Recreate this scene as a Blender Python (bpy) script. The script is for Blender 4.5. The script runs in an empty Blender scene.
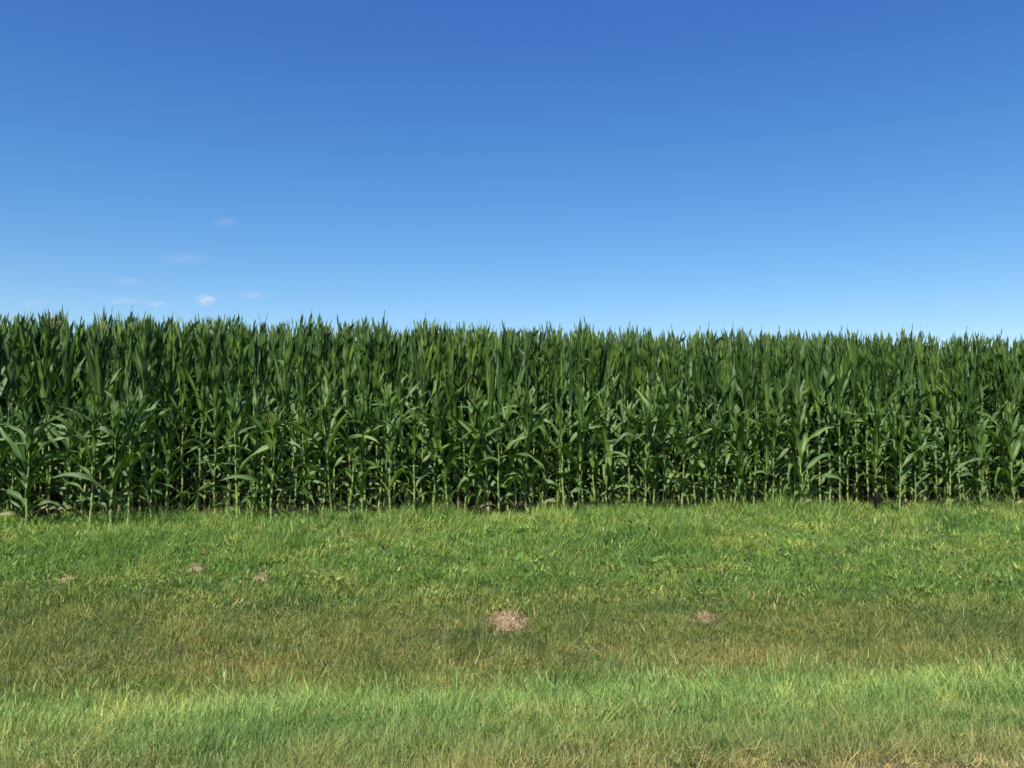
import bpy, math, random
import numpy as np
from mathutils import Vector, noise

R = math.radians
rnd = random.Random(7)
scene = bpy.context.scene
C = scene.collection

# ------------------------------------------------------------------ camera frame
YAW = 10.1            # camera looks this far toward +X from the normal of the corn rows
PITCH = 3.9
F = 830.0
CAM = Vector((0, 0, 1.55))
FWD = Vector((math.sin(R(YAW)), math.cos(R(YAW)), 0))
RGT = Vector((math.cos(R(YAW)), -math.sin(R(YAW)), 0))
ROW0 = 11.5           # distance of the first corn row from the camera
FIELD_Z = 0.60

def x_on_row(px, y):
    """world X where the view column px crosses the row at distance y"""
    t = math.atan((px - 512) / F) + R(YAW)
    return y * math.tan(t)

# ------------------------------------------------------------------ terrain
PROFILE = [(-4000, 0), (-60, 0.0), (-30, -0.2), (-9, -0.25), (-7, -0.02), (-6.5, 0), (2.6, 0), (3.4, -0.04), (4.4, -0.13), (5.4, -0.22), (6.3, -0.36),
           (7.2, -0.42), (8.2, -0.26), (9.4, 0.05), (10.5, 0.36), (11.1, 0.48), (11.6, 0.53), (4000, 0.53)]
def prof(y):
    for (a, za), (b, zb) in zip(PROFILE, PROFILE[1:]):
        if y <= b:
            t = max(0, min(1, (y - a) / (b - a)))
            return za + (zb - za) * t
    return PROFILE[-1][1]
def ground_z(x, y):
    z = (prof(y - .35) + prof(y) + prof(y + .35)) / 3
    if -60 < x < 60 and 3 < y < 14:
        k = min(1, (y - 3) / 1.5, (14 - y) / 1.0)
        z += k * (0.05 * noise.noise(Vector((x * .35, y * .5, 1.3))) + 0.02 * noise.noise(Vector((x * 1.3, y * 1.6, 5.1))))
    return z

# ------------------------------------------------------------------ materials
def new_mat(name):
    m = bpy.data.materials.new(name); m.use_nodes = True
    nt = m.node_tree; nt.nodes.clear()
    return m, nt, nt.nodes, nt.links
def N(nodes, typ, **kw):
    n = nodes.new(typ)
    for k, v in kw.items():
        if k in ('operation', 'blend_type', 'data_type', 'attribute_name', 'feature', 'noise_dimensions', 'wave_type', 'bands_direction', 'sky_type'):
            setattr(n, k, v)
        else:
            n.inputs[k].default_value = v
    return n
def ramp(nodes, stops):
    r = nodes.new('ShaderNodeValToRGB')
    el = r.color_ramp.elements
    while len(el) < len(stops): el.new(0.5)
    for e, (p, c) in zip(el, stops):
        e.position = p; e.color = (*c, 1) if len(c) == 3 else c
    return r
def mixc(nodes, links, fac, a, b, mode='MIX'):
    m = nodes.new('ShaderNodeMix'); m.data_type = 'RGBA'; m.blend_type = mode
    for sock, v in ((m.inputs[0], fac), (m.inputs[6], a), (m.inputs[7], b)):
        if hasattr(v, 'is_output'): links.new(v, sock)
        elif isinstance(v, tuple): sock.default_value = (*v, 1)
        else: sock.default_value = v
    return m.outputs[2]
def math_(nodes, links, op, a, b=None, c=None, clamp=False):
    m = nodes.new('ShaderNodeMath'); m.operation = op; m.use_clamp = clamp
    for i, v in enumerate((a, b, c)):
        if v is None: continue
        if hasattr(v, 'is_output'): links.new(v, m.inputs[i])
        else: m.inputs[i].default_value = v
    return m.outputs[0]

def leafy_output(nodes, links, col, rough, transl, tint=(1.0, 1.15, 0.35), normal=None, spec=0.5):
    p = N(nodes, 'ShaderNodeBsdfPrincipled', Roughness=rough)
    p.inputs['Specular IOR Level'].default_value = spec
    links.new(col, p.inputs['Base Color'])
    t = nodes.new('ShaderNodeBsdfTranslucent')
    links.new(mixc(nodes, links, 1.0, col, tint, 'MULTIPLY'), t.inputs['Color'])
    if normal: links.new(normal, p.inputs['Normal'])
    mx = nodes.new('ShaderNodeMixShader'); mx.inputs[0].default_value = transl
    links.new(p.outputs[0], mx.inputs[1]); links.new(t.outputs[0], mx.inputs[2])
    o = nodes.new('ShaderNodeOutputMaterial'); links.new(mx.outputs[0], o.inputs[0])

def mat_leaf():
    m, nt, n, l = new_mat('corn_leaf')
    uv = n.new('ShaderNodeUVMap')
    sep = n.new('ShaderNodeSeparateXYZ'); l.new(uv.outputs[0], sep.inputs[0])
    u, v = sep.outputs[0], sep.outputs[1]          # u 0..1 across, v 0..1 along
    d = math_(n, l, 'ABSOLUTE', math_(n, l, 'SUBTRACT', u, 0.5))
    rib = ramp(n, [(0.0, (1, 1, 1)), (0.035, (.8, .8, .8)), (0.07, (0, 0, 0))]); l.new(d, rib.inputs[0])
    oi = n.new('ShaderNodeObjectInfo')
    geo = n.new('ShaderNodeNewGeometry')
    ns = N(n, 'ShaderNodeTexNoise', Scale=3.0, Detail=4.0); l.new(geo.outputs['Position'], ns.inputs['Vector'])
    base = ramp(n, [(0.3, (0.022, 0.060, 0.009)), (0.55, (0.048, 0.104, 0.012)), (0.75, (0.100, 0.172, 0.020))]); l.new(ns.outputs[0], base.inputs[0])
    var = ramp(n, [(0, (0.78, 0.86, 0.95)), (.5, (1, 1, 1)), (1, (1.35, 1.2, 0.9))]); l.new(oi.outputs['Random'], var.inputs[0])
    c = mixc(n, l, 1.0, base.outputs[0], var.outputs[0], 'MULTIPLY')
    # parallel veins
    st = math_(n, l, 'SINE', math_(n, l, 'MULTIPLY', u, 95.0))
    stv = math_(n, l, 'MULTIPLY_ADD', st, 0.5, 0.5)
    c = mixc(n, l, math_(n, l, 'MULTIPLY', stv, 0.14), c, (0.09, 0.20, 0.05))
    c = mixc(n, l, math_(n, l, 'MULTIPLY', rib.outputs[0], 0.75), c, (0.20, 0.32, 0.11))
    # dry tip on a few
    tip = ramp(n, [(0.93, (0, 0, 0)), (1.0, (1, 1, 1))]); l.new(v, tip.inputs[0])
    att = n.new('ShaderNodeAttribute'); att.attribute_name = 'leaf_rnd'
    dry = math_(n, l, 'GREATER_THAN', att.outputs['Fac'], 0.8)
    c = mixc(n, l, math_(n, l, 'MULTIPLY', tip.outputs[0], dry), c, (0.28, 0.20, 0.08))
    lv = ramp(n, [(0, (.62, .68, .66)), (.6, (1, 1, 1)), (1, (1.75, 1.5, 1.25))]); l.new(att.outputs['Fac'], lv.inputs[0])
    c = mixc(n, l, 1.0, c, lv.outputs[0], 'MULTIPLY')
    c = mixc(n, l, math_(n, l, 'GREATER_THAN', att.outputs['Fac'], 1.5), c, (0.22, 0.21, 0.08))
    # paler, duller underside
    under = mixc(n, l, 0.35, c, (0.095, 0.15, 0.055))
    c = mixc(n, l, geo.outputs['Backfacing'], c, under)
    bump = N(n, 'ShaderNodeBump', Strength=0.25, Distance=0.002); l.new(stv, bump.inputs['Height'])
    leafy_output(n, l, c, 0.52, 0.20, normal=bump.outputs[0], spec=0.42)
    return m
def mat_stalk():
    m, nt, n, l = new_mat('corn_stalk')
    tc = n.new('ShaderNodeTexCoord')
    sep = n.new('ShaderNodeSeparateXYZ'); l.new(tc.outputs['Object'], sep.inputs[0])
    ns = N(n, 'ShaderNodeTexNoise', Scale=9.0, Detail=4.0)
    l.new(tc.outputs['Object'], ns.inputs['Vector'])
    z = math_(n, l, 'MULTIPLY_ADD', ns.outputs[0], 0.5, sep.outputs[2])
    r = ramp(n, [(0.0, (0.17, 0.15, 0.06)), (0.14, (0.27, 0.33, 0.085)), (0.5, (0.23, 0.33, 0.070)), (0.9, (0.09, 0.20, 0.040))])
    l.new(math_(n, l, 'MULTIPLY_ADD', z, 0.5, -0.05), r.inputs[0])
    att = n.new('ShaderNodeAttribute'); att.attribute_name = 'node_mask'
    c = mixc(n, l, math_(n, l, 'MULTIPLY', att.outputs['Fac'], .6), r.outputs[0], (0.26, 0.28, 0.10))
    p = N(n, 'ShaderNodeBsdfPrincipled', Roughness=0.45); l.new(c, p.inputs['Base Color'])
    o = n.new('ShaderNodeOutputMaterial'); l.new(p.outputs[0], o.inputs[0])
    return m
def mat_tassel():
    m, nt, n, l = new_mat('corn_tassel')
    ns = N(n, 'ShaderNodeTexNoise', Scale=60.0, Detail=3.0)
    r = ramp(n, [(0.3, (0.24, 0.27, 0.08)), (0.6, (0.42, 0.38, 0.16)), (0.8, (0.38, 0.27, 0.14))]); l.new(ns.outputs[0], r.inputs[0])
    leafy_output(n, l, r.outputs[0], 0.7, 0.2, tint=(1, 1, .6))
    return m

def zone_colour(n, l):
    """colour of the sward by where it grows (world position), shared by soil and blades"""
    geo = n.new('ShaderNodeNewGeometry')
    sep = n.new('ShaderNodeSeparateXYZ'); l.new(geo.outputs['Position'], sep.inputs[0])
    big = N(n, 'ShaderNodeTexNoise', Scale=0.45, Detail=5.0, Roughness=0.6); l.new(geo.outputs['Position'], big.inputs['Vector'])
    med = N(n, 'ShaderNodeTexNoise', Scale=2.2, Detail=4.0, Roughness=0.6); l.new(geo.outputs['Position'], med.inputs['Vector'])
    y = math_(n, l, 'MULTIPLY_ADD', sep.outputs[0], 0.10, sep.outputs[1])      # band edges run slightly askew
    y = math_(n, l, 'ADD', y, math_(n, l, 'MULTIPLY_ADD', big.outputs[0], 1.4, -0.7))
    y = math_(n, l, 'ADD', y, math_(n, l, 'MULTIPLY_ADD', med.outputs[0], 0.9, -0.45))
    # 0..1 over y = 3..13
    t = math_(n, l, 'MULTIPLY_ADD', y, 0.1, -0.3)
    P = lambda yy: (yy - 3) / 10
    return t, P, geo, med, big

def mat_grass(name, gain=1.0, dry=0.0, near=False):
    m, nt, n, l = new_mat(name)
    t, P, geo, med, big = zone_colour(n, l)
    r = ramp(n, [(P(3.6), (0.23, 0.20, 0.10)), (P(4.2), (0.125, 0.152, 0.056)), (P(5.0), (0.130, 0.185, 0.066)), (P(5.8), (0.178, 0.250, 0.090)), (P(6.35), (0.110, 0.142, 0.036)),
                 (P(7.3), (0.132, 0.146, 0.050)), (P(8.4), (0.112, 0.142, 0.044)), (P(9.3), (0.095, 0.158, 0.042)), (P(11.0), (0.125, 0.192, 0.054)), (P(12), (0.122, 0.180, 0.050))])
    l.new(t, r.inputs[0])
    att = n.new('ShaderNodeAttribute'); att.attribute_name = 'blade_rnd'
    mp = n.new('ShaderNodeMapping'); mp.inputs['Scale'].default_value = (.55, 1.5, 1); l.new(geo.outputs['Position'], mp.inputs['Vector'])
    pn = N(n, 'ShaderNodeTexNoise', Scale=1.5, Detail=6.0, Roughness=0.72); l.new(mp.outputs[0], pn.inputs['Vector'])
    pv = ramp(n, [(.34, (.52, .70, .66)), (.47, (.92, .98, .92)), (.56, (1.18, 1.06, 1.05)), (.66, (1.75, 1.32, 1.5))]); l.new(pn.outputs[0], pv.inputs[0])
    oi = n.new('ShaderNodeObjectInfo')
    v1 = ramp(n, [(0.0, (.45, .58, .5)), (.5, (.95, .97, .95)), (.82, (1.4, 1.28, 1.05)), (1.0, (1.9, 1.55, 1.5))]); l.new(att.outputs['Fac'], v1.inputs[0])
    c = mixc(n, l, 1.0, mixc(n, l, 1.0, r.outputs[0], pv.outputs[0], 'MULTIPLY'), v1.outputs[0], 'MULTIPLY')
    v2 = ramp(n, [(0.0, (.55, .66, .55)), (.5, (.95, .98, .95)), (.85, (1.2, 1.12, 1.05)), (1.0, (1.35, 1.2, 1.3))]); l.new(oi.outputs['Random'], v2.inputs[0])
    c = mixc(n, l, 1.0, c, v2.outputs[0], 'MULTIPLY')
    # scattered dead blades, more of them in the brown band
    zone = ramp(n, [(P(3.8), (.45, .45, .45)), (P(4.6), (.10, .10, .10)), (P(5.8), (.05, .05, .05)), (P(6.8), (.13, .13, .13)), (P(8.4), (.10, .10, .10)), (P(9.4), (.04, .04, .04)), (P(12), (.06, .06, .06))]); l.new(t, zone.inputs[0])
    patch = ramp(n, [(.45, (0, 0, 0)), (.7, (1, 1, 1))]); l.new(big.outputs[0], patch.inputs[0])
    thr = math_(n, l, 'MULTIPLY_ADD', patch.outputs[0], 0.10, zone.outputs[0])
    thr = math_(n, l, 'ADD', thr, dry)
    isdry = math_(n, l, 'LESS_THAN', math_(n, l, 'FRACT', math_(n, l, 'MULTIPLY', att.outputs['Fac'], 7.31)), thr)
    c = mixc(n, l, math_(n, l, 'MULTIPLY', isdry, 0.8), c, (0.30, 0.235, 0.115))
    c = mixc(n, l, 1.0, c, (gain * 1.60, gain * 1.66, gain * 1.42), 'MULTIPLY')
    leafy_output(n, l, c, 0.55, 0.30, tint=(1.05, 1.1, .45), spec=0.35)
    return m
def mat_ground():
    m, nt, n, l = new_mat('ground')
    t, P, geo, med, big = zone_colour(n, l)
    r = ramp(n, [(0.02, (0.14, 0.115, 0.075)), (P(4.4), (0.055, 0.055, 0.022)), (P(7.3), (0.070, 0.066, 0.026)), (P(9.5), (0.04, 0.055, 0.02)), (P(11.2), (0.045, 0.05, 0.022)), (P(12), (0.06, 0.045, 0.03))])
    l.new(t, r.inputs[0])
    fine = N(n, 'ShaderNodeTexNoise', Scale=38.0, Detail=6.0, Roughness=0.7); l.new(geo.outputs['Position'], fine.inputs['Vector'])
    v = ramp(n, [(.3, (.55, .55, .55)), (.7, (1.5, 1.45, 1.4))]); l.new(fine.outputs[0], v.inputs[0])
    c = mixc(n, l, 1.0, r.outputs[0], v.outputs[0], 'MULTIPLY')
    b = N(n, 'ShaderNodeBump', Strength=.7, Distance=.03); l.new(fine.outputs[0], b.inputs['Height'])
    p = N(n, 'ShaderNodeBsdfPrincipled', Roughness=1.0); p.inputs['Specular IOR Level'].default_value = .1; l.new(c, p.inputs['Base Color']); l.new(b.outputs[0], p.inputs['Normal'])
    o = n.new('ShaderNodeOutputMaterial'); l.new(p.outputs[0], o.inputs[0])
    return m
def mat_noise(name, stops, scale, rough=.9, bump=.5, dist=.01):
    m, nt, n, l = new_mat(name)
    geo = n.new('ShaderNodeNewGeometry')
    f = N(n, 'ShaderNodeTexNoise', Scale=scale, Detail=8.0, Roughness=0.7); l.new(geo.outputs['Position'], f.inputs['Vector'])
    r = ramp(n, stops); l.new(f.outputs[0], r.inputs[0])
    b = N(n, 'ShaderNodeBump', Strength=bump, Distance=dist); l.new(f.outputs[0], b.inputs['Height'])
    p = N(n, 'ShaderNodeBsdfPrincipled', Roughness=rough); p.inputs['Specular IOR Level'].default_value = .2; l.new(r.outputs[0], p.inputs['Base Color']); l.new(b.outputs[0], p.inputs['Normal'])
    o = n.new('ShaderNodeOutputMaterial'); l.new(p.outputs[0], o.inputs[0])
    return m
M_LEAF, M_STALK, M_TASSEL = mat_leaf(), mat_stalk(), mat_tassel()
M_GRASS = mat_grass('grass_blade')
M_GROUND = mat_ground()

# ------------------------------------------------------------------ mesh building
def mesh_from(name, verts, faces, mats, uvs=None, attrs=None, smooth=True):
    me = bpy.data.meshes.new(name)
    me.from_pydata([tuple(v) for v in verts], [], faces)
    for m in mats: me.materials.append(m)
    if uvs is not None:
        lay = me.uv_layers.new(name='UVMap')
        vi = np.zeros(len(me.loops), dtype=np.int32); me.loops.foreach_get('vertex_index', vi)
        lay.data.foreach_set('uv', np.asarray(uvs, dtype=np.float32)[vi].ravel())
    for k, a in (attrs or {}).items():
        at = me.attributes.new(k, 'FLOAT', 'POINT'); at.data.foreach_set('value', np.asarray(a, dtype=np.float32))
    if smooth: me.polygons.foreach_set('use_smooth', [True] * len(me.polygons))
    me.update()
    return me

def leaf_strip(V, Fc, UV, RN, origin, az, length, width, e0, droop, power, fold, twist, rr, segs=15, kink=0.0, rv=None):
    """one corn blade: e0 start elevation, droop total bend (radians), V-shaped cross section, wavy margins"""
    across = (-1, -.5, 0, .5, 1)
    p = Vector(origin); b0 = len(V); ph = rr.uniform(0, 6.28); ph2 = rr.uniform(0, 6.28)
    azc = az; wav = rr.uniform(.010, .022); rv = rr.random() if rv is None else rv; kp = rr.uniform(.45, .75)
    for i in range(segs + 1):
        s = i / segs
        e = e0 - droop * s ** power - (kink if s > kp else kink * max(0, (s - kp + .1) / .1) * (s > kp - .1))
        azc = az + twist * s * s * .5
        d = Vector((math.cos(e) * math.cos(azc), math.cos(e) * math.sin(azc), math.sin(e)))
        side = Vector((-math.sin(azc), math.cos(azc), 0))
        up = side.cross(d) * -1
        tw = twist * s + .12 * math.sin(s * 5 + ph2)
        side2 = side * math.cos(tw) + up * math.sin(tw)
        up2 = up * math.cos(tw) - side * math.sin(tw)
        w = width * min(1, .55 + 2.6 * s) * max(0.0, 1 - max(0, (s - .42) / .58) ** 1.9) * .5 + .0006
        fo = fold * (1 - .75 * s) + .10
        for a in across:
            wave = wav * abs(a) ** 2 * math.sin(s * 17 + ph + (1.9 if a > 0 else 0)) * min(1, w / (width * .3)) * (s > .05)
            V.append(p + side2 * (a * w * math.cos(fo)) + up2 * (abs(a) * w * math.sin(fo) + wave))
            UV.append(((a + 1) / 2, s)); RN.append(rv)
        p = p + d * (length / segs)
    k = len(across)
    for i in range(segs):
        for j in range(k - 1):
            q = b0 + i * k + j
            Fc.append((q, q + 1, q + k + 1, q + k))

def corn_meshes(idx, H, kind, seed):
    """kind 'edge' = shorter, arching plant of the outside row; 'tall' = tall plant with upright top leaves"""
    rr = random.Random(seed)
    # stalk
    V, Fc, MK = [], [], []
    nint = int(H * .82 / (.115 if kind == 'edge' else .14))
    lean = Vector((rr.uniform(-.05, .05), rr.uniform(-.04, .04), 0))
    SH = H * (.70 if kind == 'edge' else .74)
    rings = []
    nodes = []
    for k in range(nint + 1):
        z = SH * (k / nint) ** 1.0
        if k == 0: z = -0.06
        nodes.append(z)
        for dz, rs, mk in ((-.012, 1.0, 0), (0, 1.22, 1), (.012, 1.04, .6)) if k else ((0, 1.3, 0), (.04, 1.2, 0)):
            rings.append((z + dz, rs, mk))
        if k < nint: rings.append((z + SH / nint * .5, 1.02, 0))
    base_r = rr.uniform(.0125, .0155)
    def centre(z):
        t = z / SH
        return lean * (t * t) + Vector((.006 * math.sin(z * 9 + seed), .006 * math.cos(z * 7 + seed), 0))
    for z, rs, mk in rings:
        t = max(0, z / SH); r = base_r * (1 - .62 * t) * rs
        c = centre(max(z, 0))
        for j in range(8):
            a = j * math.pi / 4
            V.append(Vector((c.x + r * math.cos(a), c.y + r * .9 * math.sin(a), z))); MK.append(mk)
    for i in range(len(rings) - 1):
        for j in range(8):
            Fc.append((i * 8 + j, i * 8 + (j + 1) % 8, i * 8 + 8 + (j + 1) % 8, i * 8 + 8 + j))
    Fc.append([len(V) - 8 + j for j in range(8)])
    # brace roots
    for q in range(7):
        a = q * .9 + rr.random() * .5; r0, r1 = base_r, base_r * 3.6
        b = len(V)
        for (rad, zz, th) in ((r0, .07, .0028), (r1 * .7, .035, .0028), (r1, -.03, .002)):
            for j in range(4):
                g = j * math.pi / 2
                V.append(Vector((rad * math.cos(a) - th * math.sin(a) * math.cos(g), rad * math.sin(a) + th * math.cos(a) * math.cos(g), zz + th * math.sin(g)))); MK.append(.3)
        for i in range(2):
            for j in range(4):
                Fc.append((b + i * 4 + j, b + i * 4 + (j + 1) % 4, b + i * 4 + 4 + (j + 1) % 4, b + i * 4 + 4 + j))
    stalk = mesh_from('corn_stalk_%d' % idx, V, Fc, [M_STALK], attrs={'node_mask': MK})
    # foliage
    V, Fc, UV, RN = [], [], [], []
    plane = 0.0
    nl = nint
    for k in range(1, nl + 1):
        t = k / nl
        z = nodes[k]
        az = plane + (k % 2) * math.pi + rr.gauss(0, .42)
        c = centre(z)
        if rr.random() < (.35 if k <= 1 else .05): continue      # lowest leaves often lost
        if kind == 'edge':
            L = (.30 + .95 * math.sin(math.pi * min(1, t * .95)) ** .8 * .58) * rr.uniform(.85, 1.12)
            W = (.048 + .038 * math.sin(math.pi * min(.75, t))) * rr.uniform(.9, 1.1)
            e0 = R(44 + 38 * t + rr.gauss(0, 9)); droop = R(max(8, 125 - 108 * t + rr.gauss(0, 20)))
        else:
            L = (.42 + .55 * math.sin(math.pi * min(1, t * .9)) ** .8) * rr.uniform(.88, 1.12)
            W = (.045 + .030 * math.sin(math.pi * min(.75, t))) * rr.uniform(.8, 1.15)
            e0 = R(min(87, 52 + 40 * t + rr.gauss(0, 4))); droop = R(max(3, 112 - 150 * t + rr.gauss(0, 10)))
            if t > .6: W *= 1.25
        kink = R(rr.uniform(30, 70)) if rr.random() < (.22 if t < .55 or kind == 'edge' else .05) else 0
        leaf_strip(V, Fc, UV, RN, (c.x, c.y, z), az, L, W, e0, droop, rr.uniform(1.2, 1.9), rr.uniform(.45, .7), rr.uniform(-1.5, 1.5) * (.5 if kind == 'tall' and t > .5 else 1), rr, kink=kink, rv=(2.0 if k <= 2 and rr.random() < .10 else rr.uniform(.4, 1) if kind == 'edge' else None))
        # sheath hugging the stalk below the blade
        b = len(V); rv = rr.random()
        z0 = nodes[k - 1] + .02 if k > 1 else .03
        for i in range(4):
            zz = z0 + (z - z0) * i / 3; cc = centre(zz); r = base_r * (1 - .62 * max(0, zz / SH)) * (1.16 + .12 * i / 3)
            for j in range(6):
                a = az + (j - 2.5) * (.9 - .12 * i)
                V.append(Vector((cc.x + r * math.cos(a), cc.y + r * .9 * math.sin(a), zz))); UV.append((.5 + .02 * (j - 2.5), .05)); RN.append(rv)
        for i in range(3):
            for j in range(5):
                q = b + i * 6 + j; Fc.append((q, q + 1, q + 7, q + 6))
    # whorl: upright young leaves out of the top
    c = centre(SH)
    nw = 9 if kind == 'tall' else 6
    for q in range(nw):
        az = plane + (q % 2) * math.pi + rr.gauss(0, .5)
        L = (H - SH) * rr.uniform(.72, 1.03) if q < nw - 1 else (H - SH) * 1.03
        leaf_strip(V, Fc, UV, RN, (c.x, c.y, SH - .03 * q), az, L, rr.uniform(.042, .075), R(rr.uniform(79, 89)), R(rr.uniform(1, 12)), 2.0, rr.uniform(.5, .9), rr.uniform(-1.2, 1.2), rr)
    fol = mesh_from('corn_foliage_%d' % idx, V, Fc, [M_LEAF], UV, {'leaf_rnd': RN})
    return stalk, fol, SH

def tassel_mesh(seed):
    rr = random.Random(seed); V, Fc = [], []
    for q in range(11):
        a = rr.uniform(0, 6.28); tilt = 0 if q == 0 else rr.uniform(.08, .38); L = .34 if q == 0 else rr.uniform(.18, .27)
        b = len(V); z0 = 0 if q == 0 else rr.uniform(-.02, .10)
        for i in range(9):
            s = i / 8; off = math.sin(tilt) * L * s; zz = z0 + L * s * math.cos(tilt) - tilt * .10 * s * s
            r = .0045 * (1.5 if i % 2 else .9) * (1 - .6 * s) + .0008
            for j in range(5):
                g = j * 1.2566
                V.append(Vector((off * math.cos(a) + r * math.cos(g), off * math.sin(a) + r * math.sin(g), zz)))
        for i in range(8):
            for j in range(5):
                Fc.append((b + i * 5 + j, b + i * 5 + (j + 1) % 5, b + i * 5 + 5 + (j + 1) % 5, b + i * 5 + 5 + j))
    return mesh_from('corn_tassel_%d' % seed, V, Fc, [M_TASSEL])

EDGE = [corn_meshes(i, h, 'edge', 40 + i) for i, h in enumerate((1.70, 1.86, 1.62, 1.95, 1.78, 2.02, 1.5))]
TALL = [corn_meshes(20 + i, h, 'tall', 140 + i) for i, h in enumerate((2.82, 2.86, 2.81, 2.88, 2.84, 2.79, 2.85, 2.82))]

def tag(o, label=None, cat=None, group=None, kind=None):
    if label: o['label'] = label
    if cat: o['category'] = cat
    if group: o['group'] = group
    if kind: o['kind'] = kind
    return o
def make_corn(var):
    st, fo, sh = var
    root = bpy.data.objects.new('corn_plant', None); C.objects.link(root); root.empty_display_size = .2
    a = bpy.data.objects.new('stalk', st); a.parent = root; C.objects.link(a)
    b = bpy.data.objects.new('foliage', fo); b.parent = root; C.objects.link(b)
    root['variant_height'] = sh
    return root
PROTO = {}
def place_corn(key, var, x, y, rz, sc, tilt, label, group):
    if key not in PROTO:
        root = PROTO[key] = make_corn(var)
    else:
        src = PROTO[key]; root = src.copy(); C.objects.link(root)
        for ch in src_children[key]:
            c = ch.copy(); c.parent = root; C.objects.link(c)
    if key not in src_children:
        src_children[key] = [o for o in C.objects if o.parent == root]
    root.location = (x, y, ground_z(x, y)); root.rotation_euler = (tilt[0], tilt[1], rz); root.scale = (sc, sc, sc)
    for k in ('label', 'category', 'group'):
        if k in root: del root[k]
    tag(root, label, 'corn plant', group)
    return root
src_children = {}

# plants one can point at in the front row: (pixel column, variant, scale, label)
SPECIAL = [
    (30, 4, .93, 'corn plant at the left end of the front row with long leaves arching left'),
    (94, 2, 1.06, 'corn plant in the front row, second to the left of the fan-topped corn plant'),
    (114, 6, 1.12, 'shorter corn plant with narrow upright top, just left of the fan-topped one'),
    (131, 0, 1.10, 'fan-topped corn plant standing forward at the grass edge with a thick pale stalk'),
    (239, 3, 1.00, 'pale stalked corn plant standing forward, right of the arching tussock pair'),
    (273, 6, 1.05, 'low corn plant with a bare pale lower stalk, right of the pale-stalked forward plant'),
    (391, 5, .98, 'corn plant with the longest bare yellow-green stalk against a dark gap in the row'),
    (415, 2, 1.02, 'corn plant with drooping pale leaves, just right of the longest bare stalk'),
    (563, 4, 1.00, 'mid-row corn plant at the grass edge with a thin straight stalk and downturned leaves'),
    (644, 0, .98, 'corn plant with a bright glossy leaf folded over low on its stalk'),
    (800, 1, .97, 'corn plant with a straight pale stalk at the left side of the dark bare gap'),
    (897, 2, 1.02, 'corn plant with bright arching lower leaves, right of the short dark stub'),
    (947, 4, .97, 'corn plant with thick pale stalk, third from the right end of the front row'),
    (977, 6, .98, 'low broad-leaved corn plant, second from the right end of the front row'),
    (1009, 1, .92, 'corn plant with pale glossy leaf tops at the right end of the front row'),
]
BARE = [(812, 868), (182, 226), (396, 408)]          # pixel spans of the front row where few plants grow
sp_x = []
for px, v, s, lab in SPECIAL:
    y = ROW0 - (.34 if px < 300 or px > 880 else .2); x = x_on_row(px, y); sp_x.append(x)
    place_corn(('e', v), EDGE[v], x, y, rnd.uniform(-.3, .3) + rnd.choice((0, math.pi)), s, (rnd.gauss(0, .02), rnd.gauss(0, .02)), lab, 'corn plants of the front row')
stuff_pts = []
count = len(SPECIAL)
ROWS = [(ROW0, .185), (ROW0 + .62, .165), (ROW0 + 1.38, .165)]
G = ['corn plants of the front row', 'corn plants of the second row', 'corn plants of the third row']
L = ['dark green corn plant among closely spaced stalks of the front row at the grass edge',
     'taller dark green corn plant of the second row, its leaves showing above the front row',
     'tall corn plant of the third row, its upright leaf tips showing against the sky']
TASSELED = [(53, 'second-row corn plant with a pale yellow tassel rising among upright leaves at the far left'),
            (95, 'second-row corn plant with a thin open tassel, the right one of the two tasselled plants')]
for ri, (ry, step) in enumerate(ROWS):
    xl, xr = x_on_row(-25, ry), x_on_row(1049, ry)
    x = -13.0
    while x < 26:
        x += step * rnd.uniform(.65, 1.4)
        yy = ry + rnd.gauss(0, .035)
        px = 512 + F * math.tan(math.atan2(x, yy) - R(YAW)) if x < 25 else 3000
        if ri == 0:
            if any(abs(x - q) < .10 for q in sp_x): continue
            if any(a < px < b for a, b in BARE) and rnd.random() < .75: continue
            k = ('e', rnd.randrange(len(EDGE))); var = EDGE[k[1]]
            # the outside row runs taller through the middle of the view
            sc = rnd.uniform(.74, 1.02) * (1 + .14 * math.exp(-((px - 520) / 230) ** 2))
        else:
            k = ('t', rnd.randrange(len(TALL))); var = TALL[k[1]]
            sc = rnd.uniform(.95, 1.01) if ri == 1 else rnd.uniform(1.03, 1.05)
        rz = rnd.uniform(0, 6.28) if rnd.random() < .5 else rnd.gauss(0, .5)
        tilt = (rnd.gauss(0, .05 if ri == 0 else .03), rnd.gauss(0, .07 if ri == 0 else .03))
        if xl < x < xr:
            lab = L[ri]
            r_ = place_corn(k, var, x, yy, rz, sc, tilt, lab, G[ri]); count += 1
            if ri == 1:
                for t in list(TASSELED):
                    if abs(px - t[0]) < 14 and "tassel" not in r_["label"]:
                        TASSELED.remove(t)
                        r_['label'] = t[1]
                        ts = bpy.data.objects.new('tassel', tassel_mesh(5 + len(TASSELED))); ts.parent = r_; ts.location = (0, 0, var[2] + .26); ts.scale = (1.35,) * 3; C.objects.link(ts)
        else:
            stuff_pts.append((x, yy, rz, sc * .98, rnd.randrange(len(EDGE)) if ri == 0 else 7 + k[1], tilt))
print('corn plants as things', count)
for ri in range(3, 14):
    ry = ROW0 + .62 + .76 * (ri - 1)
    x = -13 - .3 * ri
    while x < 26 + .5 * ri:
        x += .17 * rnd.uniform(.7, 1.35)
        stuff_pts.append((x, ry + rnd.gauss(0, .04), rnd.uniform(0, 6.28), rnd.uniform(1.06, 1.10), 7 + rnd.randrange(len(TALL)), (rnd.gauss(0, .03), rnd.gauss(0, .03))))

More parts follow.
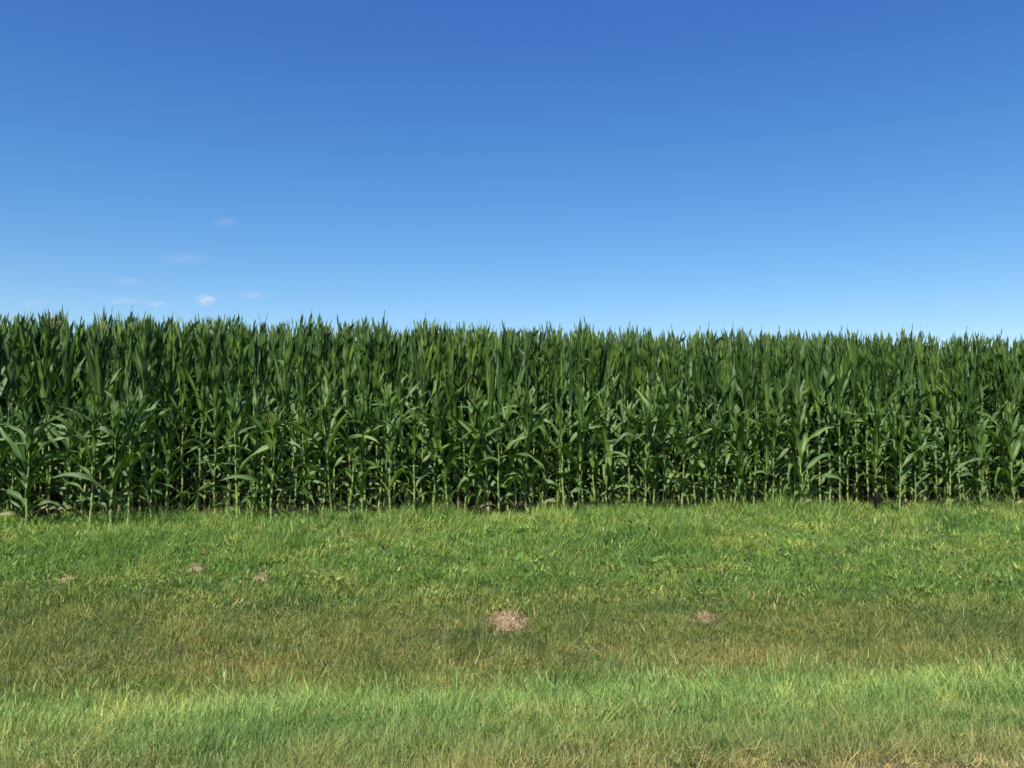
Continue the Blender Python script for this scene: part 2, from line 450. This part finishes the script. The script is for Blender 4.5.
# ------------------------------------------------------------------ scattering of uncountable stuff
def scatter(name, sources, pts, label, cat):
    """pts: (x, y, z, rx, ry, rz, scale, variant)"""
    col = bpy.data.collections.new(name + '_sources')
    for i, (nm, me) in enumerate(sources):
        o = bpy.data.objects.new('%s_%02d' % (nm, i), me); col.objects.link(o)
    me = bpy.data.meshes.new(name); a = np.array(pts, dtype=np.float32)
    me.vertices.add(len(a)); me.vertices.foreach_set('co', a[:, :3].ravel())
    at = me.attributes.new('rot', 'FLOAT_VECTOR', 'POINT'); at.data.foreach_set('vector', a[:, 3:6].ravel())
    at = me.attributes.new('scl', 'FLOAT', 'POINT'); at.data.foreach_set('value', a[:, 6].copy())
    at = me.attributes.new('variant', 'INT', 'POINT'); at.data.foreach_set('value', a[:, 7].astype(np.int32))
    ob = bpy.data.objects.new(name, me); C.objects.link(ob)
    ng = bpy.data.node_groups.new(name + '_scatter', 'GeometryNodeTree')
    ng.interface.new_socket('Geometry', in_out='INPUT', socket_type='NodeSocketGeometry')
    ng.interface.new_socket('Geometry', in_out='OUTPUT', socket_type='NodeSocketGeometry')
    n, l = ng.nodes, ng.links
    gi, go = n.new('NodeGroupInput'), n.new('NodeGroupOutput')
    ci = n.new('GeometryNodeCollectionInfo'); ci.inputs[0].default_value = col; ci.inputs['Separate Children'].default_value = True; ci.inputs['Reset Children'].default_value = True
    ip = n.new('GeometryNodeInstanceOnPoints'); ip.inputs['Pick Instance'].default_value = True
    def attr(nm, ty):
        x = n.new('GeometryNodeInputNamedAttribute'); x.data_type = ty; x.inputs[0].default_value = nm
        return x.outputs[0]
    l.new(gi.outputs[0], ip.inputs['Points']); l.new(ci.outputs[0], ip.inputs['Instance'])
    l.new(attr('variant', 'INT'), ip.inputs['Instance Index'])
    l.new(attr('rot', 'FLOAT_VECTOR'), ip.inputs['Rotation'])
    l.new(attr('scl', 'FLOAT'), ip.inputs['Scale'])
    l.new(ip.outputs[0], go.inputs[0])
    md = ob.modifiers.new('scatter', 'NODES'); md.node_group = ng
    tag(ob, label, cat, kind='stuff')
    return ob
def join2(a, b, name):
    """stalk + foliage in one mesh for the plants that read as one mass"""
    def arr(me):
        v = [w.co.copy() for w in me.vertices]; f = [tuple(p.vertices) for p in me.polygons]; return v, f
    va, fa = arr(a); vb, fb = arr(b)
    me = bpy.data.meshes.new(name)
    me.from_pydata([tuple(v) for v in va + vb], [], fa + [tuple(i + len(va) for i in f) for f in fb])
    me.materials.append(M_STALK); me.materials.append(M_LEAF)
    me.polygons.foreach_set('material_index', [0] * len(fa) + [1] * len(fb))
    me.polygons.foreach_set('use_smooth', [True] * len(me.polygons))
    uvb = np.zeros((len(va) + len(vb), 2), dtype=np.float32)
    li = np.zeros(len(b.loops), dtype=np.int32); b.loops.foreach_get('vertex_index', li)
    uu = np.zeros(len(b.loops) * 2, dtype=np.float32); b.uv_layers[0].data.foreach_get('uv', uu)
    uvb[len(va) + li] = uu.reshape(-1, 2)
    lay = me.uv_layers.new(name='UVMap'); li = np.zeros(len(me.loops), dtype=np.int32); me.loops.foreach_get('vertex_index', li)
    lay.data.foreach_set('uv', uvb[li].ravel())
    r = np.zeros(len(vb), dtype=np.float32); b.attributes['leaf_rnd'].data.foreach_get('value', r)
    at = me.attributes.new('leaf_rnd', 'FLOAT', 'POINT'); at.data.foreach_set('value', np.concatenate([np.zeros(len(va), np.float32), r]))
    return me
srcs = [('corn_mass', join2(a, b, 'corn_mass')) for a, b, _ in EDGE + TALL]
scatter('corn_field', srcs, [(x, y, ground_z(x, y), t[0], t[1], rz, sc, v) for x, y, rz, sc, v, t in stuff_pts],
        'deep mass of dark green corn filling the field behind the nearest rows', 'corn field')

# ------------------------------------------------------------------ grass
def blade(V, Fc, BR, x, y, h, w, az, lean, curl, rv, segs=3, z0=-.01):
    b = len(V); p = Vector((x, y, z0)); d = Vector((math.cos(az), math.sin(az), 0)); fa = az + 1.57 + (rv - .5) * 1.6
    s_ = Vector((math.cos(fa), math.sin(fa), 0))
    for i in range(segs):
        s = i / segs; ww = w * (1 - s ** 1.6) * .5
        V.append(p - s_ * ww); V.append(p + s_ * ww); BR += [rv, rv]
        e = lean + curl * (s + .5 / segs)
        p = p + (d * math.sin(e) + Vector((0, 0, math.cos(e)))) * (h / segs)
    V.append(p); BR.append(rv)
    for i in range(segs - 1):
        q = b + 2 * i; Fc.append((q, q + 1, q + 3, q + 2))
    q = b + 2 * (segs - 1); Fc.append((q, q + 1, q + 2))
def tuft(idx, seed, n, rad, h0, h1, w0, w1, lean, curl, mat, seeds=0, stems=0):
    rr = random.Random(seed); V, Fc, BR = [], [], []
    for i in range(n):
        a = rr.uniform(0, 6.28); q = rad * math.sqrt(rr.random())
        blade(V, Fc, BR, q * math.cos(a), q * math.sin(a), rr.uniform(h0, h1) * (1 - .3 * q / rad), rr.uniform(w0, w1), rr.uniform(0, 6.28), abs(rr.gauss(0, lean)), abs(rr.gauss(0, curl)), rr.random())
    for i in range(seeds):          # thin stems carrying a seed head
        a = rr.uniform(0, 6.28); q = rad * rr.random(); az = rr.uniform(0, 6.28); ln = abs(rr.gauss(0, .22)); h = rr.uniform(h1, h1 * 1.35)
        blade(V, Fc, BR, q * math.cos(a), q * math.sin(a), h, .0025, az, ln, .2, .03)
        tx, ty, tz = q * math.cos(a) + h * .8 * math.sin(ln) * math.cos(az), q * math.sin(a) + h * .8 * math.sin(ln) * math.sin(az), h * .75 * math.cos(ln)
        blade(V, Fc, BR, tx, ty, h * .25, .006, az, ln + .1, .5, .40, z0=tz)
    me = mesh_from('grass_tuft_%d' % idx, V, Fc, [mat], attrs={'blade_rnd': BR}, smooth=False)
    return ('grass_tuft', me)
tufts = []
for i in range(5): tufts.append(tuft(i, 300 + i, 52, .13, .05, .13, .003, .007, .5, 1.0, M_GRASS))                 # 0-4 short
for i in range(4): tufts.append(tuft(5 + i, 320 + i, 54, .12, .10, .25, .003, .007, .42, 1.0, M_GRASS, seeds=1))    # 5-8 long
for i in range(3): tufts.append(tuft(9 + i, 340 + i, 26, .12, .05, .12, .012, .024, .7, .7, M_GRASS))               # 9-11 broad leaves
for i in range(2): tufts.append(tuft(12 + i, 360 + i, 26, .12, .10, .18, .003, .005, .3, .5, M_GRASS, seeds=7))     # 12-13 seed heads

# pale dead patches lying in the sward: pixel x, y, half width (m), label
def at_pixel(px, py):
    """point of the ground seen at a pixel (marching along the ray)"""
    dx, dz = (px - 512) / F, -(py - 384) / F
    d = FWD * math.cos(R(PITCH)) + Vector((0, 0, math.sin(R(PITCH))))
    u = -FWD * math.sin(R(PITCH)) + Vector((0, 0, math.cos(R(PITCH))))
    ray = d + RGT * dx + u * dz
    t = 2.0
    while t < 60:
        p = CAM + ray * t
        if p.z <= ground_z(p.x, p.y) + .03: return p
        t += .01
    return CAM + ray * t
PATCH = [(507, 620, .23, .21, 'largest straw-coloured dead grass clump in the middle of the ditch slope'),
         (705, 617, .11, .11, 'small pale dead grass clump, right of the largest straw-coloured one'),
         (66, 579, .13, .10, 'faded tan dead grass clump nearest the left end of the slope'),
         (196, 568, .13, .09, 'faint brownish dead grass clump on the slope, between two tan ones'),
         (263, 577, .10, .09, 'thin upright tan dead grass clump, rightmost of the three faint ones at left')]
patch_pos = []
for px, py, rx, ry_, lab in PATCH:
    p = at_pixel(px, py); patch_pos.append((p.x, p.y, rx, ry_, lab, py))

gp = []
def in_patch(x, y):
    return any(((x - q[0]) / (q[2] * 1.05)) ** 2 + ((y - q[1]) / (q[3] * 1.3)) ** 2 < 1 for q in patch_pos[:2]) or \
           (rg.random() < .85 and any(((x - q[0]) / q[2]) ** 2 + ((y - q[1]) / q[3]) ** 2 < .8 for q in patch_pos[2:]))
rg = random.Random(99)
def add_grass(xa, xb, ya, yb, density):
    for _ in range(int((xb - xa) * (yb - ya) * density)):
        x, y = rg.uniform(xa, xb), rg.uniform(ya, yb)
        yq = y + .10 * x + .5 * noise.noise(Vector((x * .45, y * .45, 9)))
        if y > ROW0 + .05 and rg.random() < min(1, (y - ROW0) * 2.2 + .3): continue
        if yq < 3.7 and rg.random() < (3.7 - yq) * 1.3: continue
        if in_patch(x, y): continue
        cl = .7 * noise.noise(Vector((x * 1.1, y * 1.1, 3.3))) + .9 * noise.noise(Vector((x * 4, y * 4, 8.3)))
        if yq < 5.95 and yq > 4.0:
            v = rg.choice((5, 6, 7, 8, 5, 6, 7, 8, 0, 12)); s = rg.uniform(.75, 1.05) * (1 + .25 * cl) * (1.18 if yq > 5.2 else .82)
        elif yq < 8.6:
            v = rg.choice((0, 1, 2, 3, 4, 0, 1, 2, 12, 13, 5)); s = rg.uniform(.7, 1.05) * (1 + .3 * cl)
        elif yq < 10.9:
            v = rg.choice((0, 1, 2, 3, 4, 9, 10, 11, 6)); s = rg.uniform(.8, 1.15) * (1 + .3 * cl)
        else:
            v = rg.choice((0, 1, 2, 3, 4, 9, 10, 5)); s = rg.uniform(.95, 1.4) * (1 + .4 * cl)
        if yq < 4.1: s *= .7
        sl = (ground_z(x, y + .1) - ground_z(x, y - .1)) / .2
        if 9.8 < y < 11.6 and noise.noise(Vector((x * 1.4, y * 1.1, 21))) > .22 and rg.random() < .5: v = rg.choice((5, 6, 7, 8)); s *= 1.15
        # clumps lodge together: neighbours lean the same way
        la = 6.3 * noise.noise(Vector((x * 1.2, y * 1.2, 40))); lm = .75 * max(0, noise.noise(Vector((x * 2.3, y * 2.3, 50))) + .25) + rg.uniform(0, .25)
        gp.append((x, y, ground_z(x, y), math.atan(sl) * .8 + lm * math.sin(la), lm * math.cos(la), rg.uniform(0, 6.28), s, v))
add_grass(-6.5, 12.5, 3.0, 12.1, 230)
add_grass(-13, -6.5, 3.0, 12.1, 60)
add_grass(12.5, 25, 3.0, 12.1, 60)
scatter('grass', tufts, gp, 'roadside grass covering the ditch, bright and long nearest the road, browner in the bottom', 'grass')
print('grass tufts', len(gp))

# ------------------------------------------------------------------ dead grass clumps
def mat_straw():
    m, nt, n, l = new_mat('dead_straw')
    att = n.new('ShaderNodeAttribute'); att.attribute_name = 'blade_rnd'
    r = ramp(n, [(0, (0.27, 0.20, 0.115)), (.5, (0.36, 0.27, 0.155)), (1, (0.46, 0.36, 0.21))]); l.new(att.outputs['Fac'], r.inputs[0])
    leafy_output(n, l, r.outputs[0], .75, .15, tint=(1, .95, .7), spec=.2)
    return m
M_STRAW = mat_straw()
def heap(x, y, rx, ry_, lab, seed, dens):
    rr = random.Random(seed); V, Fc, BR = [], [], []
    H = .05
    for i in range(7):                      # low domed core of matted litter
        for j in range(20):
            a = j / 20 * 6.283; q = (1 - i / 6) * (.88 + .20 * math.sin(a * 2 + seed) + .12 * math.sin(a * 5 + seed))
            px_, py_ = rx * .92 * q * math.cos(a), ry_ * .92 * q * math.sin(a)
            zz = ground_z(x + px_, y + py_) - ground_z(x, y) + H * (1 - q * q) + rr.uniform(-.004, .008) - .01
            V.append(Vector((px_, py_, zz))); BR.append(rr.uniform(0, .6))
    for i in range(6):
        for j in range(20):
            Fc.append((i * 20 + j, i * 20 + (j + 1) % 20, i * 20 + 20 + (j + 1) % 20, i * 20 + 20 + j))
    for _ in range(dens):
        a = rr.uniform(0, 6.28); q = math.sqrt(rr.random()) * 1.05 + abs(rr.gauss(0, .18))
        px_, py_ = rx * q * math.cos(a), ry_ * q * math.sin(a)
        z0 = ground_z(x + px_, y + py_) - ground_z(x, y) + H * max(0, 1 - q * q)
        blade(V, Fc, BR, px_, py_, rr.uniform(.05, .12), rr.uniform(.004, .009), rr.uniform(0, 6.28), rr.uniform(.9, 1.5), rr.uniform(0, .3), rr.random(), z0=z0)
    o = bpy.data.objects.new('dead_grass_clump', mesh_from('dead_grass_clump', V, Fc, [M_STRAW], attrs={'blade_rnd': BR}, smooth=False))
    o.location = (x, y, ground_z(x, y)); C.objects.link(o)
    tag(o, lab, 'dead grass', 'dead grass clumps on the slope')
for i, (x, y, rx, ry_, lab, _) in enumerate(patch_pos): heap(x, y, rx, ry_, lab, 11 + i, 800 if i == 0 else (300 if i == 1 else 150))

# ------------------------------------------------------------------ weeds at the foot of the corn
M_WEED = mat_noise('weed_leaf', [(.3, (.035, .10, .03)), (.7, (.06, .16, .04))], 20, .6, .1)
M_WSTEM = mat_noise('weed_stem', [(.3, (.06, .11, .03)), (.7, (.12, .15, .05))], 20, .7, .1)
def weed(px, y, h, spread, lab, seed):
    rr = random.Random(seed); x = x_on_row(px, y)
    root = bpy.data.objects.new('weed', None); C.objects.link(root); root.location = (x, y, ground_z(x, y)); tag(root, lab, 'weed', 'weeds at the field edge')
    V, Fc, BR = [], [], []; SV, SF, SB = [], [], []
    for s in range(6):
        az = rr.uniform(0, 6.28); ln = rr.uniform(.1, spread); hh = h * rr.uniform(.6, 1)
        blade(SV, SF, SB, 0, 0, hh, .008, az, ln, .1, .5); blade(SV, SF, SB, 0, 0, hh, .008, az + .01, ln, .1, .5 + .9)
        for k in range(9):
            t = .2 + .8 * k / 8
            blade(V, Fc, BR, math.sin(ln) * math.cos(az) * hh * t, math.sin(ln) * math.sin(az) * hh * t, rr.uniform(.05, .10), rr.uniform(.018, .034), rr.uniform(0, 6.28), rr.uniform(.6, 1.4), .5, rr.random(), z0=math.cos(ln) * hh * t)
    a = bpy.data.objects.new('stem', mesh_from('weed_stem', SV, SF, [M_WSTEM])); a.parent = root; C.objects.link(a)
    b = bpy.data.objects.new('foliage', mesh_from('weed_foliage', V, Fc, [M_WEED])); b.parent = root; C.objects.link(b)
weed(356, ROW0 - .35, .34, .6, 'bushy dark green weed in front of the corn row, left of the longest bare stalk', 3)
weed(890, ROW0 - .30, .20, .8, 'low weed in the grass between the short dark stub and the right-hand corn plants', 5)
def grass_clump(px, y, lab, seed, h=.36, n=70):
    rr = random.Random(seed); x = x_on_row(px, y); V, Fc, BR = [], [], []
    for _ in range(n):
        a = rr.uniform(0, 6.28); q = .09 * math.sqrt(rr.random())
        blade(V, Fc, BR, q * math.cos(a), q * math.sin(a), h * rr.uniform(.55, 1.1), rr.uniform(.006, .012), rr.uniform(0, 6.28), abs(rr.gauss(0, .3)), rr.uniform(.4, 1.5), rr.uniform(.3, .9), segs=5)
    o = bpy.data.objects.new('grass_tussock', mesh_from('grass_tussock', V, Fc, [M_GRASS], attrs={'blade_rnd': BR}, smooth=False))
    o.location = (x, y, ground_z(x, y)); C.objects.link(o); tag(o, lab, 'grass tussock', 'tall grass tussocks at the foot of the corn')
TUS = [(166, 'left one of two arching grass tussocks side by side at the foot of the corn'), (190, 'right one of two arching grass tussocks side by side at the foot of the corn'),
       (333, 'grass tussock just left of the bushy dark green weed'), (581, 'grass tussock low before the middle of the corn row'), (958, 'grass tussock before the right end of the corn row')]
for i, (px, lab) in enumerate(TUS): grass_clump(px, ROW0 - .28, lab, 60 + i, h=.38 if i < 2 else .26)

# ------------------------------------------------------------------ short near-black upright stub at the foot of the corn
M_STUB = mat_noise('dark_stub', [(.3, (.002, .002, .002)), (.7, (.007, .006, .005))], 30, .8, .6, .004)
def short_stub():
    y = ROW0 - .28; x = x_on_row(874, y); V, Fc = [], []
    prof_ = [(-.15, .040), (.02, .043), (.12, .039), (.20, .041), (.27, .038), (.29, .030)]
    for z, r in prof_:
        for j in range(14):
            a = j / 14 * 6.283; rr_ = r * (1 + .06 * math.sin(3 * a + z * 9) + .04 * math.sin(7 * a))
            V.append(Vector((rr_ * math.cos(a), rr_ * math.sin(a), z + (.012 * math.cos(a) if z > .25 else 0))))
    for i in range(len(prof_) - 1):
        for j in range(14): Fc.append((i * 14 + j, i * 14 + (j + 1) % 14, i * 14 + 14 + (j + 1) % 14, i * 14 + 14 + j))
    Fc.append([(len(prof_) - 1) * 14 + j for j in range(14)])
    o = bpy.data.objects.new('post', mesh_from('post', V, Fc, [M_STUB])); o.location = (x, y, ground_z(x, y)); o.rotation_euler = (0, .04, 0); C.objects.link(o)
    tag(o, 'short dark upright stub standing in the grass before the corn', 'post')
short_stub()

# ------------------------------------------------------------------ ground, road, shoulder
def axis(lo, hi, fine_lo, fine_hi, step):
    a = list(np.arange(fine_lo, fine_hi + 1e-6, step)); s = step; v = fine_hi
    while v < hi: s *= 1.6; v = min(hi, v + s); a.append(v)
    s = step; v = fine_lo
    while v > lo: s *= 1.6; v = max(lo, v - s); a.insert(0, v)
    return a
XS = axis(-4000, 4000, -14, 26, .2); YS = axis(-4000, 4000, -10, 14, .2)
V = [(x, y, ground_z(x, y)) for y in YS for x in XS]; nx = len(XS)
Fc = [(j * nx + i, j * nx + i + 1, (j + 1) * nx + i + 1, (j + 1) * nx + i) for j in range(len(YS) - 1) for i in range(nx - 1)]
o = bpy.data.objects.new('ground', mesh_from('ground', V, Fc, [M_GROUND])); C.objects.link(o); tag(o, 'brown earth under the grass and corn', 'ground', kind='structure')
def sheet(name, ya, yb, z, mat, lab):
    xs = [-2000, -200, -40, -10, 0, 10, 40, 200, 2000]
    V = [(x, y, z) for y in (ya, yb) for x in xs]; k = len(xs)
    o = bpy.data.objects.new(name, mesh_from(name, V, [(i, i + 1, k + i + 1, k + i) for i in range(k - 1)], [mat])); C.objects.link(o); tag(o, lab, name, kind='structure')
sheet('gravel_shoulder', -6.4, 2.5, .004, mat_noise('gravel', [(.35, (.16, .14, .11)), (.65, (.34, .31, .26))], 45, .95, 1, .02), 'pale gravel shoulder of the road')
sheet('road', -5.2, 1.5, .008, mat_noise('asphalt', [(.35, (.04, .04, .042)), (.65, (.07, .07, .07))], 60, .9, .5, .005), 'grey asphalt country road')
MP = mat_noise('road_paint', [(.3, (.6, .6, .58)), (.7, (.8, .8, .78))], 30, .7, .2, .002)
sheet('road_edge_line', 1.15, 1.27, .012, MP, 'white edge line of the road')

# ------------------------------------------------------------------ clouds, small and far
def mat_cloud(dens):
    m, nt, n, l = new_mat('cloud_vapour')
    tc = n.new('ShaderNodeTexCoord')
    ln = n.new('ShaderNodeVectorMath'); ln.operation = 'LENGTH'; l.new(tc.outputs['Object'], ln.inputs[0])
    ns = N(n, 'ShaderNodeTexNoise', Scale=2.6, Detail=6.0, Roughness=.65); l.new(tc.outputs['Object'], ns.inputs['Vector'])
    fall = math_(n, l, 'SUBTRACT', 1.0, ln.outputs['Value'], clamp=True)
    k = math_(n, l, 'MULTIPLY_ADD', ns.outputs[0], 3.2, -1.35, clamp=True)
    d = math_(n, l, 'MULTIPLY', math_(n, l, 'MULTIPLY', fall, k), dens)
    p = n.new('ShaderNodeVolumePrincipled'); p.inputs['Color'].default_value = (1, 1, 1, 1); p.inputs['Anisotropy'].default_value = .2
    l.new(d, p.inputs['Density'])
    o = n.new('ShaderNodeOutputMaterial'); l.new(p.outputs[0], o.inputs['Volume'])
    return m
def cloud(px, py, w, h, dens, lab, seed):
    dist = 3000
    dx, dz = (px - 512) / F, -(py - 384) / F
    d = FWD * math.cos(R(PITCH)) + Vector((0, 0, math.sin(R(PITCH)))); u = -FWD * math.sin(R(PITCH)) + Vector((0, 0, math.cos(R(PITCH))))
    p = CAM + (d + RGT * dx + u * dz) * dist
    V, Fc = [], []; nu, nv = 20, 12
    for i in range(nv + 1):
        for j in range(nu):
            th = math.pi * i / nv; a = 2 * math.pi * j / nu
            q = Vector((math.sin(th) * math.cos(a), math.sin(th) * math.sin(a), math.cos(th)))
            r = .92 + .25 * noise.noise(q * 2.1 + Vector((seed, 0, 0)))
            V.append(q * r)
    for i in range(nv):
        for j in range(nu): Fc.append((i * nu + j, i * nu + nu + j, i * nu + nu + (j + 1) % nu, i * nu + (j + 1) % nu))
    o = bpy.data.objects.new('cloud', mesh_from('cloud', V, Fc, [mat_cloud(dens)])); C.objects.link(o)
    mpp = dist / F
    o.location = p; o.scale = (w * mpp * .62, w * mpp * .45, h * mpp * .7); o.rotation_euler = (0, 0, -R(YAW))
    tag(o, lab, 'cloud', 'small wisps of cloud low in the sky')
CL = [(206, 300, 20, 11, .09, 'small bright white puff of cloud low above the corn'), (225, 222, 26, 9, .012, 'highest wisp of cloud, faint and greyish pink'),
      (184, 258, 50, 8, .007, 'long faint wisp of cloud between the highest wisp and the white puff'), (122, 301, 44, 6, .014, 'thin flat wisp of cloud left of the white puff, the longer one'),
      (157, 304, 22, 6, .032, 'thin short wisp of cloud between the longer flat wisp and the white puff'), (253, 295, 26, 8, .024, 'faint wisp of cloud just right of the white puff'),
      (33, 303, 26, 6, .020, 'leftmost thin wisp of cloud just above the corn tops'), (126, 281, 28, 6, .018, 'faint small wisp of cloud above the longer flat wisp')]
for i, c in enumerate(CL): cloud(*c, seed=i * 3.7)

# ------------------------------------------------------------------ world, sun, camera
SUN_EL, SUN_AZ = 52, 205     # azimuth clockwise from +Y: behind the camera, to its left
w = bpy.data.worlds.new('World'); scene.world = w; w.use_nodes = True
n, l = w.node_tree.nodes, w.node_tree.links; n.clear()
sky = n.new('ShaderNodeTexSky'); sky.sky_type = 'NISHITA'; sky.sun_disc = False
sky.sun_elevation = R(SUN_EL); sky.sun_rotation = R(SUN_AZ); sky.altitude = 300; sky.air_density = 1.0; sky.dust_density = .3; sky.ozone_density = 3.0
bg = n.new('ShaderNodeBackground'); bg.inputs[1].default_value = .081
wo = n.new('ShaderNodeOutputWorld'); hs = n.new('ShaderNodeHueSaturation'); hs.inputs['Saturation'].default_value = 1.3; hs.inputs['Hue'].default_value = .505; l.new(sky.outputs[0], hs.inputs['Color']); tcw = n.new('ShaderNodeTexCoord'); sw = n.new('ShaderNodeSeparateXYZ'); l.new(tcw.outputs['Generated'], sw.inputs[0])
rw = ramp(n, [(0.0, (1.22, 1.06, .93)), (0.12, (1.14, 1.05, .96)), (0.28, (1.04, 1.07, 1.04)), (0.50, (1.10, .955, 1.17)), (1.0, (1.12, .93, 1.22))]); l.new(sw.outputs[2], rw.inputs[0])
l.new(mixc(n, l, 1.0, hs.outputs[0], rw.outputs[0], 'MULTIPLY'), bg.inputs[0]); l.new(bg.outputs[0], wo.inputs[0])
sun = bpy.data.lights.new('sun', 'SUN'); sun.energy = 4.6; sun.angle = R(.5); sun.color = (1, .95, .87)
so = bpy.data.objects.new('sun', sun); C.objects.link(so)
az = R(SUN_AZ); el = R(SUN_EL)
dirv = Vector((math.sin(az) * math.cos(el), math.cos(az) * math.cos(el), math.sin(el)))
so.rotation_euler = dirv.to_track_quat('Z', 'Y').to_euler()
cam = bpy.data.cameras.new('camera'); co = bpy.data.objects.new('camera', cam); C.objects.link(co)
cam.sensor_width = 36; cam.lens = F / 1024 * 36; cam.clip_end = 20000; cam.clip_start = .05
co.location = CAM; co.rotation_euler = (R(90 + PITCH), 0, -R(YAW)); scene.camera = co
scene.view_settings.view_transform = 'Standard'; scene.view_settings.look = 'None'; scene.view_settings.exposure = 0.86; scene.view_settings.gamma = 1
scene.cycles.filter_width = 1.6
scene.cycles.max_bounces = 6; scene.cycles.transparent_max_bounces = 8; scene.cycles.volume_bounces = 4
